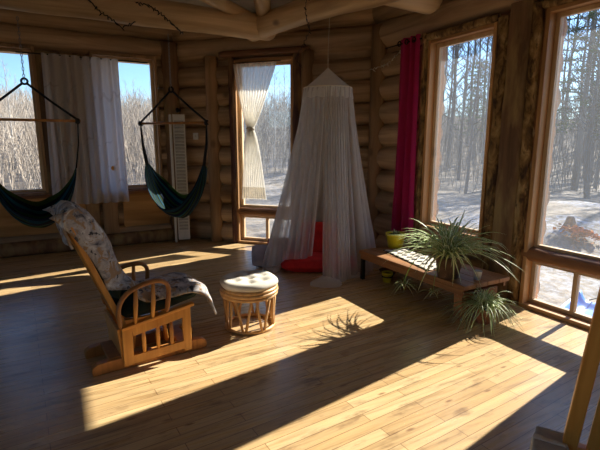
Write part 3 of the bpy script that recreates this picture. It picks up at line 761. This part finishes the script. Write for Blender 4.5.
# ------------------------------------------------------------ bed-canopy netting hung from the beam
NC = Vector((2.80, 4.40, 0)); rh = Vector((.875, -.485, 0)); ch_ = Vector((-.485, -.875, 0))
t = thing('canopy_net', 'white cone-topped canopy netting hanging to the floor in the room corner', 'canopy', NC)
dirv = lambda a: rh * math.cos(R(a)) + ch_ * math.sin(R(a))
mb = MB(); mb.grid(lambda u, w: dirv(u * 360) * (.006 + .262 * w * (1 + .02 * math.sin(u * 50))) + Vector((0, 0, 2.335 - .225 * w ** .92)), 60, 8); mb.build('cone_top', M['net_d'], t)
mb = MB(); mb.tube([dirv(a) * .272 + Vector((0, 0, 2.11)) for a in range(0, 360, 10)], .008, 8, True); mb.build('hoop', M['ivory'], t)
mb = MB(); mb.grid(lambda u, w: dirv(u * 360) * (.275 + .012 * w + .008 * math.sin(u * 2 * math.pi * 26) * w) + Vector((0, 0, 2.11 - .115 * w + .008 * math.sin(u * 2 * math.pi * 13) * w)), 130, 4); mb.build('valance', M['net_d'], t)
mb = MB(); mb.tube([(0, 0, 2.33), (0, 0, 2.55), (.01, -.02, 3.05)], .0035, 6); mb.build('hanging_string', M['ivory'], t)
def net_panel(a0, a1, base, folds, amp, bell, seed):
    base = [Vector(b) - NC for b in base]
    def bpos(u):
        f = u * (len(base) - 1); i = min(int(f), len(base) - 2); q = f - i; q = q * q * (3 - 2 * q) * .5 + q * .5
        return base[i].lerp(base[i + 1], q)
    def fn(u, w):
        top = dirv(a0 + (a1 - a0) * u) * .272 + Vector((0, 0, 2.10)); bot = bpos(u)
        k_ = w ** (1.0 + bell * .25); kz = w
        p = Vector((top.x + (bot.x - top.x) * k_, top.y + (bot.y - top.y) * k_, top.z + (bot.z - top.z) * kz))
        nrm = Vector((p.x, p.y, 0)); nrm = nrm.normalized() if nrm.length > .01 else Vector((1, 0, 0))
        ph = u * folds * 2 * math.pi + 1.6 * noise.noise(Vector((u * 4, w * .25, seed))); tg = Vector((-nrm.y, nrm.x, 0))
        am = amp * (.22 + .78 * min(1, w * 1.3)) * (.6 + .8 * hash1(int(u * folds), seed))
        return p + nrm * math.sin(ph) * am + tg * math.cos(ph * 1.0) * am * .5 + Vector((0, 0, .02 * noise.noise(Vector((u * 8, w * 5, seed)))))
    for u0 in (0, .985):                                     # doubled hem along each side edge
        mb = MB(); mb.grid(lambda u, w: fn(u0 + .015 * u, w), 2, 40); mb.build('net_hem', M['net_d'], t)
    mb = MB(); mb.grid(fn, int(folds * 14), 40); return mb.build('net_drape', M['net'], t)
net_panel(100, 205, [(2.54, 4.32, .2), (2.44, 4.45, .12), (2.30, 4.60, .03), (2.13, 4.60, .02), (2.14, 4.82, .03)], 8, .036, 1.2, 2)
net_panel(50, 104, [(2.74, 3.84, .03), (2.62, 3.79, .03), (2.50, 3.79, .03), (2.42, 3.86, .04)], 9, .036, .6, 3)
net_panel(-45, 55, [(3.52, 4.60, .03), (3.46, 4.30, .03), (3.30, 4.02, .03), (3.05, 3.93, .03), (2.78, 3.88, .03)], 8, .036, .9, 4)
net_panel(200, 318, [(2.15, 4.76, .03), (2.42, 5.15, .04), (2.72, 5.32, .04), (3.02, 5.10, .04), (3.40, 4.70, .04)], 7, .03, .5, 5)
def pool(c, w_, d_, h_, rz_, seed):
    def fn(u, v):
        a = u * 2 * math.pi; r_ = math.sin(v * math.pi / 2) ** .8
        k_ = 1 + .22 * noise.noise(Vector((math.cos(a) * 1.5, math.sin(a) * 1.5, seed)))
        q = Vector((w_ * r_ * k_ * math.cos(a), d_ * r_ * k_ * math.sin(a), h_ * math.cos(v * math.pi / 2) * (1 + .35 * noise.noise(Vector((u * 9, v * 6, seed)))) + .006))
        return Matrix.Rotation(rz_, 3, 'Z') @ q + Vector(c) - NC
    mb = MB(); mb.grid(fn, 36, 10); return mb.build('pooled_net', M['net_d'], t)
pool((2.44, 3.81, 0), .17, .10, .085, VR, 1); pool((2.80, 3.93, 0), .28, .06, .04, R(-8), 2); pool((2.17, 4.62, 0), .11, .13, .06, VR, 3)

# ------------------------------------------------------------ slatted white panel and small fittings in the corner
t = thing('slatted_panel', 'tall narrow white slatted panel standing in the corner behind the turned hammock', 'panel', (1.60, 6.62, 0), R(-16))
mb = MB(); mb.box((-.075, 0, .96), (.035, .035, 1.90)); mb.build('panel_post', M['white'], t, bevel=.012)
mb = MB(); mb.box((.045, .012, .98), (.17, .025, 1.86)); mb.build('panel_board', M['white'], t, bevel=.003)
mb = MB()
for i in range(34): mb.box((.045, -.008, .22 + i * .048), (.13, .012, .030), Matrix.Rotation(R(24), 3, 'X'))
mb.build('slats', plain('greyish_slats', (.36, .35, .33), .6, var=.1), t)
t = thing('light_switch', 'small white switch plate on the log wall beside the turned hammock', 'switch', mw=mc @ Matrix.Translation((2.64, .045, 1.60)))
mb = MB(); mb.box((0, 0, 0), (.085, .016, .10)); mb.build('switch_plate', M['white'], t, bevel=.004)
mb = MB(); mb.box((0, .01, 0), (.02, .012, .035)); mb.build('toggle', M['ivory'], t, bevel=.002)
t = thing('wall_hook', 'round black knob fixed on the corner post above the white panel', 'hook', mw=mc @ Matrix.Translation((2.88, .10, 1.98)) @ Matrix.Rotation(R(-90), 4, 'X'))
mb = MB(); mb.lathe([(.001, -.03), (.02, -.03), (.014, -.01), (.012, .01), (.03, .02), (.033, .033), (.022, .045), (.001, .048)], 18); mb.build('knob_body', M['dark_metal'], t)

# strings of tiny lights along the logs
def light_string(label, pts, col, every=3, r=.004, mat='black'):
    t = thing('light_string', label, 'string lights', pts[0], group='strings of tiny lights wound on the logs'); o0 = Vector(pts[0]); P2 = []
    for i in range(len(pts) - 1):
        for q in range(8): P2.append(Vector(pts[i]).lerp(Vector(pts[i + 1]), q / 8) + Vector((.008 * math.sin(i * 5 + q * 2.1), .008 * math.cos(q * 1.7), .012 * math.sin(q * 2.6 + i))) - o0)
    mb = MB(); mb.tube(P2, r, 6); mb.build('cord', M[mat], t)
    for i in range(2, len(P2), every):
        mb = MB(); d = Vector((.012 * math.sin(i), .012 * math.cos(i * 1.3), -.012)); mb.tube([P2[i], P2[i] + d * .8, P2[i] + d * 2.2], [.004, .007, .002], 6); mb.build('bulb', M[col], t)
light_string('dark string of lights looping down the long beam over the glider', [(.35, 5.285, 3.02), (.47, 5.28, 2.93), (.56, 5.29, 2.84), (.66, 5.31, 2.79), (.78, 5.42, 2.74), (.93, 5.30, 2.80)], 'black', 5, .006)
light_string('dark string of lights curving down the long beam above the turned hammock', [(.92, 5.29, 2.98), (1.05, 5.28, 2.97), (1.15, 5.28, 2.92), (1.24, 5.285, 2.85), (1.34, 5.31, 2.79), (1.46, 5.42, 2.74)], 'black', 5, .006)
light_string('dark cord wrapped round the short beam and dropping to the corner window', [(2.52, 4.38, 3.06), (2.50, 4.40, 2.92), (2.54, 4.42, 2.80), (2.62, 4.5, 2.745), (2.80, 4.95, 2.70), (2.95, 5.45, 2.62), (3.05, 5.40, 2.45), (3.02, 5.44, 2.56)], 'black', 6, .0035)
light_string('pale string of lights running along the logs towards the magenta curtain', [(3.56, 4.62, 2.40), (3.68, 4.52, 2.44), (3.69, 4.40, 2.47), (3.69, 4.28, 2.53), (3.69, 4.15, 2.60)], 'ivory', 3, .004, 'ivory')

# ------------------------------------------------------------ slatted wooden armchair half in view, grey cloth on its arm
t = thing('armchair', 'orange-brown wooden slat-back armchair nearest the viewer with a grey cloth on its arm', 'chair', (1.427, .742, 0), R(-62))
lx = lambda z: .09 * max(0, z - .45)                       # the back leans away from the room
for x in (0.022, .60):
    mb = MB(); mb.bar((x, 0, 0), (x, 0, .47), .044, .05, (0, 1, 0)); mb.bar((x, 0, .45), (x + lx(1.26), 0, 1.26), .044, .05, (0, 1, 0)); mb.build('back_post', M['oak_z'], t, bevel=.004)
    mb = MB(); mb.box((x, -.46, .24), (.044, .05, .48)); mb.build('leg', M['oak_z'], t, bevel=.004)
    xa = x - .02 if x < .3 else x + .02
    mb = MB(); mb.box((xa, -.24, .478), (.09, .44, .026)); mb.build('armrest', M['oak_d'], t, bevel=.006)
for z in (1.22, .47): mb = MB(); mb.box((.311 + lx(z), 0, z), (.54, .036, .075)); mb.build('back_rail', M['oak'], t, bevel=.004)
for i in range(7): mb = MB(); mb.bar((.09 + .066 * i, 0, .47), (.09 + .066 * i + lx(1.20), 0, 1.20), .04, .016, (0, 1, 0)); mb.build('slat', M['oak_z'], t, bevel=.002)
mb = MB(); mb.box((.311, -.23, .37), (.54, .46, .05)); mb.build('seat_frame', M['oak_d'], t, bevel=.004)
pillow(.54, .46, .09, 6, .5).build('seat_cushion', M['green_seat'], t, loc=(.311, -.26, .41))
t = thing('folded_cloth', 'grey cloth with a pale stripe draped over the wooden armchair arm', 'cloth', (1.427, .742, 0), R(-62))
def clothf(u, w):
    a = -1 + 2 * u; xx = -.028 + .045 * max(-1, min(1, a * 1.9)); dz = max(0, abs(a) - .53) / .47
    return Vector((xx + (.012 * math.sin(w * 14) - .012) * (dz if a < 0 else -dz), .03 - .15 * w, .510 - .16 * dz * (1 if a < 0 else .35) + .006 * noise.noise(Vector((u * 5, w * 7, 3)))))
mb = MB(); mb.grid(clothf, 30, 16); c_ = mb.build('cloth_body', M['grey_cloth'], t, solid=.008)
mb = MB(); mb.grid(lambda u, w: clothf(u, .42 + .12 * w) + Vector((0, 0, .006)) + Vector((-.006 if u < .25 else 0, 0, 0)), 30, 3); o = mb.build('pale_stripe', M['canvas'], c_, solid=.004); o['label'] = 'pale stripe'

# ------------------------------------------------------------ outdoors: snowy ground, brushy hill, woods
def sm(a, b, x): x = max(0, min(1, (x - a) / (b - a))); return x * x * (3 - 2 * x)
def gz(x, y):
    r = math.hypot(x, y - 2); ang = math.degrees(math.atan2(x, y))         # 0 = +Y, 90 = +X
    nf = 1 - sm(32, 46, abs(ang))
    z = -.55 + .12 * noise.noise(Vector((x * .35, y * .35, 1))) + .05 * noise.noise(Vector((x * 1.3, y * 1.3, 4)))
    z += nf * .085 * max(0, r - 15) + (1 - nf) * .11 * max(0, r - 30)
    z += .62 * math.exp(-((x - 11.2) ** 2 / 5 + (y - 6.0) ** 2 / 7)) + .35 * math.exp(-((x - 8.6) ** 2 / 3 + (y - 5.6) ** 2 / 4))
    return z
mb = MB(); xs = [-70, -50, -36, -26, -19, -14, -10, -7] + [-5 + i * .5 for i in range(0, 49)] + [20 + i * 2.2 for i in range(0, 25)]
ys = [-40, -28, -20, -14, -10, -7] + [-5 + i * .5 for i in range(0, 50)] + [20.5 + i * 2.2 for i in range(0, 28)]
nx, ny = len(xs), len(ys)
mb.add([(x, y, gz(x, y)) for x in xs for y in ys], [(i * ny + j, (i + 1) * ny + j, (i + 1) * ny + j + 1, i * ny + j + 1) for i in range(nx - 1) for j in range(ny - 1)], True)
struct(mb.build('ground', M['ground']))
rd = random.Random(5)
def polar(a, d): return d * math.sin(R(a)), d * math.cos(R(a))
def stem(mb, x, y, z, h, r, lean=.1, twigs=3):
    dx, dy = rd.uniform(-lean, lean) * h, rd.uniform(-lean, lean) * h
    a, b = Vector((x, y, z - .1)), Vector((x + dx, y + dy, z + h))
    mb.tube([a, a.lerp(b, .5) + Vector((rd.uniform(-.06, .06), 0, 0)), b], [r, r * .7, r * .25], 3, caps=False)
    for i in range(twigs):
        q = a.lerp(b, rd.uniform(.3, .9)); L = h * rd.uniform(.15, .35); aa = rd.uniform(0, 6.28)
        mb.tube([q, q + Vector((math.cos(aa) * .5, math.sin(aa) * .5, 1)).normalized() * L], [r * .45, r * .2], 3, caps=False)
mb = MB()
for i in range(5600):
    a = rd.uniform(-30, 15); d = 16 + 50 * rd.random() ** .8; x, y = polar(a, d); stem(mb, x, y, gz(x, y), rd.uniform(1.2, 3.0) * (1 + d / 110), rd.uniform(.012, .024) * (.6 + d / 50), .32, 6)
tag(mb.build('undergrowth', M['twig_tan']), 'dense leafless tan brush covering the hillside outside the left windows', 'brush', kind='stuff')
mb = MB()
for i in range(5600):
    a = rd.uniform(17, 44.5) if i % 2 else rd.uniform(44.5, 80); d = 20 + 48 * rd.random() ** .8; x, y = polar(a, d)  # corner part coloured grey for the sunward view's shade; right part plain grey brush
    stem(mb, x, y, gz(x, y), rd.uniform(.8, 2.6) * (.7 + d / 40), rd.uniform(.010, .018) * (.6 + d / 45), .25, 5)
tag(mb.build('undergrowth', M['twig_grey']), 'grey-toned leafless saplings and brush among the woods outside the corner and right windows', 'brush', kind='stuff')

def bare_tree(seed, H, r0, mat, dens=34):
    q = random.Random(seed); mb = MB(); n = 9; pts = []; x = y = 0
    for i in range(n + 1):
        pts.append(Vector((x, y, H * i / n))); x += q.uniform(-.09, .09) * H / 14; y += q.uniform(-.09, .09) * H / 14
    rs = [r0 * (1 - .9 * (i / n) ** .9) for i in range(n + 1)]; mb.tube(pts, rs, 7, caps=False)
    def at(f): f *= n; i = min(int(f), n - 1); return pts[i].lerp(pts[i + 1], f - i), rs[i]
    def br(p, d, L, r, lev):
        d = d.normalized(); b = p + d * L * .5 + Vector((0, 0, L * .05)); c = p + d * L + Vector((q.uniform(-.1, .1), q.uniform(-.1, .1), .22)) * L
        mb.tube([p, b, c], [r, r * .65, r * .25], 4 if lev == 0 else 3, caps=False)
        if lev < 2:
            for i in range(5 if lev == 0 else 3):
                f = q.uniform(.25, .95); s_ = p.lerp(b, f * 2) if f < .5 else b.lerp(c, f * 2 - 1)
                br(s_, d + Vector((q.uniform(-.8, .8), q.uniform(-.8, .8), q.uniform(-.1, .7))), L * q.uniform(.3, .55), r * .5, lev + 1)
    for i in range(dens):
        f = .22 + .76 * (i / dens) ** .9; p, r = at(f); a = i * 2.4 + q.uniform(-.5, .5)
        br(p, Vector((math.cos(a), math.sin(a), q.uniform(.35, 1.0))), H * q.uniform(.07, .15) * (1.15 - f * .7), max(.018, r * .4), 0)
    return mb.build('bare_tree', M[mat])
protos = [bare_tree(3, 12, .10, 'bark_grey', 40), bare_tree(4, 12, .075, 'bark_grey', 34), bare_tree(8, 12, .13, 'bark_grey', 44), bare_tree(9, 8, .085, 'birch', 26)]
used = set()
def plant(pi, a, d, h, label, cat='tree', group=None):
    src = protos[pi]; o = src if pi not in used else src.copy()
    if pi in used: COL.objects.link(o)
    used.add(pi); x, y = polar(a, d); H = 8 if pi == 3 else 12; s_ = h / H
    o.location = (x, y, gz(x, y) - .1); o.scale = (s_ * rd.uniform(.85, 1.1),) * 2 + (s_,); o.rotation_euler = (rd.uniform(-.03, .03), rd.uniform(-.03, .03), rd.uniform(0, 6.28))
    tag(o, label, cat, group); return o
spots = []
for i in range(900):
    d = 18 + 32 * hash1(i, 1) ** .9; a = 38 + 40 * hash1(i, 2); p = polar(a, d)
    if len(spots) < 84 and all((p[0] - q[0]) ** 2 + (p[1] - q[1]) ** 2 > 9.0 for q in spots): spots.append(p)
for i, (x, y) in enumerate(spots):
    d = math.hypot(x, y); a = math.degrees(math.atan2(x, y))
    plant(i % 3, a, d, min(.47 * d, rd.uniform(.38, .5) * d + 2), 'bare grey tree in the snowy woods seen through the tall windows', group='bare trees of the snowy woods')
for i in range(70):
    d = 20 + 44 * ((i * .7548) % 1); a = -26 + 62 * ((i * .618034) % 1)
    plant(3, a, d, rd.uniform(3.6, 5.2) + d * .03, 'slender pale tree on the brushy hillside beyond the left windows', group='pale trees on the brushy hillside')

def evergreen(label, a, d, H, seed):
    q = random.Random(seed); x, y = polar(a, d); t = thing('pine_tree', label, 'tree', (x, y, gz(x, y) - .1))
    mb = MB(); mb.tube([(0, 0, 0), (.05, 0, H * .5), (0, .05, H)], [.15, .10, .02], 8); mb.build('tree_trunk', M['twig_grey'], t)
    mb = MB(); wb = MB()
    for i in range(80):
        f = .25 + .74 * i / 80; z = H * f; aa = i * 2.4; L = H * .24 * (1.12 - f) + .3; dv = Vector((math.cos(aa), math.sin(aa), .15 - .3 * (1 - f)))
        wb.tube([(0, 0, z), dv * L + Vector((0, 0, z))], [.03, .008], 4)
        for j in range(10):
            p = dv * L * (.25 + .75 * j / 9) + Vector((0, 0, z))
            for k_ in range(5):
                e = Vector((q.uniform(-1, 1), q.uniform(-1, 1), q.uniform(-.5, .8))).normalized() * q.uniform(.18, .4); s_ = e.cross(Vector((q.uniform(-1, 1), q.uniform(-1, 1), q.uniform(-1, 1)))).normalized() * .022
                mb.add([p - s_, p + s_, p + e], [(0, 1, 2)])
    mb.build('needles', M['needle'], t); wb.build('branches', M['twig_grey'], t)
evergreen('tall green pine among bare trees beyond the tall window by the wooden armchair', 61, 23, 10.5, 1)
evergreen('second green pine standing farther back behind the tall pine', 64.5, 29, 12.5, 2)
evergreen('small distant green pine seen through the window above the bench', 50.3, 38, 7.6, 3)

# things lying in the snow outside the tall window
t = thing('sled', 'blue plastic sled lying in the snow outside the low window panes', 'sled', (5.22, 2.60, gz(5.22, 2.60) + .05), R(15))
mb = MB(); mb.grid(lambda u, w: Vector(((u - .5) * .95, (w - .5) * .46 * (1 - .2 * abs(2 * u - 1) ** 3), .13 * abs(2 * w - 1) ** 5 + .12 * max(0, 2 * abs(u - .5) - .75) * 2)), 24, 16); mb.build('sled_body', M['blue'], t, solid=.012)
mb = MB(); mb.tube([(.45, -.08, .09), (.62, 0, .10), (.45, .08, .09)], .007, 6); mb.build('pull_cord', M['black'], t)
bx, by = 8.2, 4.36
t = thing('tree_stump', 'dark weathered stump rising from the snowy mound outside', 'stump', (8.55, 4.75, gz(8.55, 4.75) - .05))
mb = MB(); mb.lathe([(.18, 0), (.12, .08), (.09, .16), (.07, .24), (.045, .27), (.001, .25)], 14, wob=lambda r, z, a: (r * (1 + .16 * math.sin(a * 5 + z * 4)), z + .05 * math.sin(a * 2) * (z > .3))); mb.build('stump_body', M['slab'], t)
mb = MB(); q = random.Random(3)
for i in range(420):
    a, r_ = q.uniform(0, 6.28), abs(q.gauss(0, .17)); px_, py_ = bx + math.cos(a) * r_ * .8, by + math.sin(a) * r_; z = gz(px_, py_) + .10 * math.exp(-r_ * r_ * 4) + q.uniform(0, .05)
    e = Vector((q.uniform(-1, 1), q.uniform(-1, 1), q.uniform(-.3, .6))) * .08; s_ = e.cross(Vector((q.random(), q.random(), 1))).normalized() * .03; p = Vector((px_, py_, z)); mb.add([p - s_, p + s_, p + e + s_, p + e - s_], [(0, 1, 2, 3)])
tag(mb.build('leaves', M['straw']), 'patch of rusty dead leaves on the snow in front of the stump', 'leaves', kind='stuff')
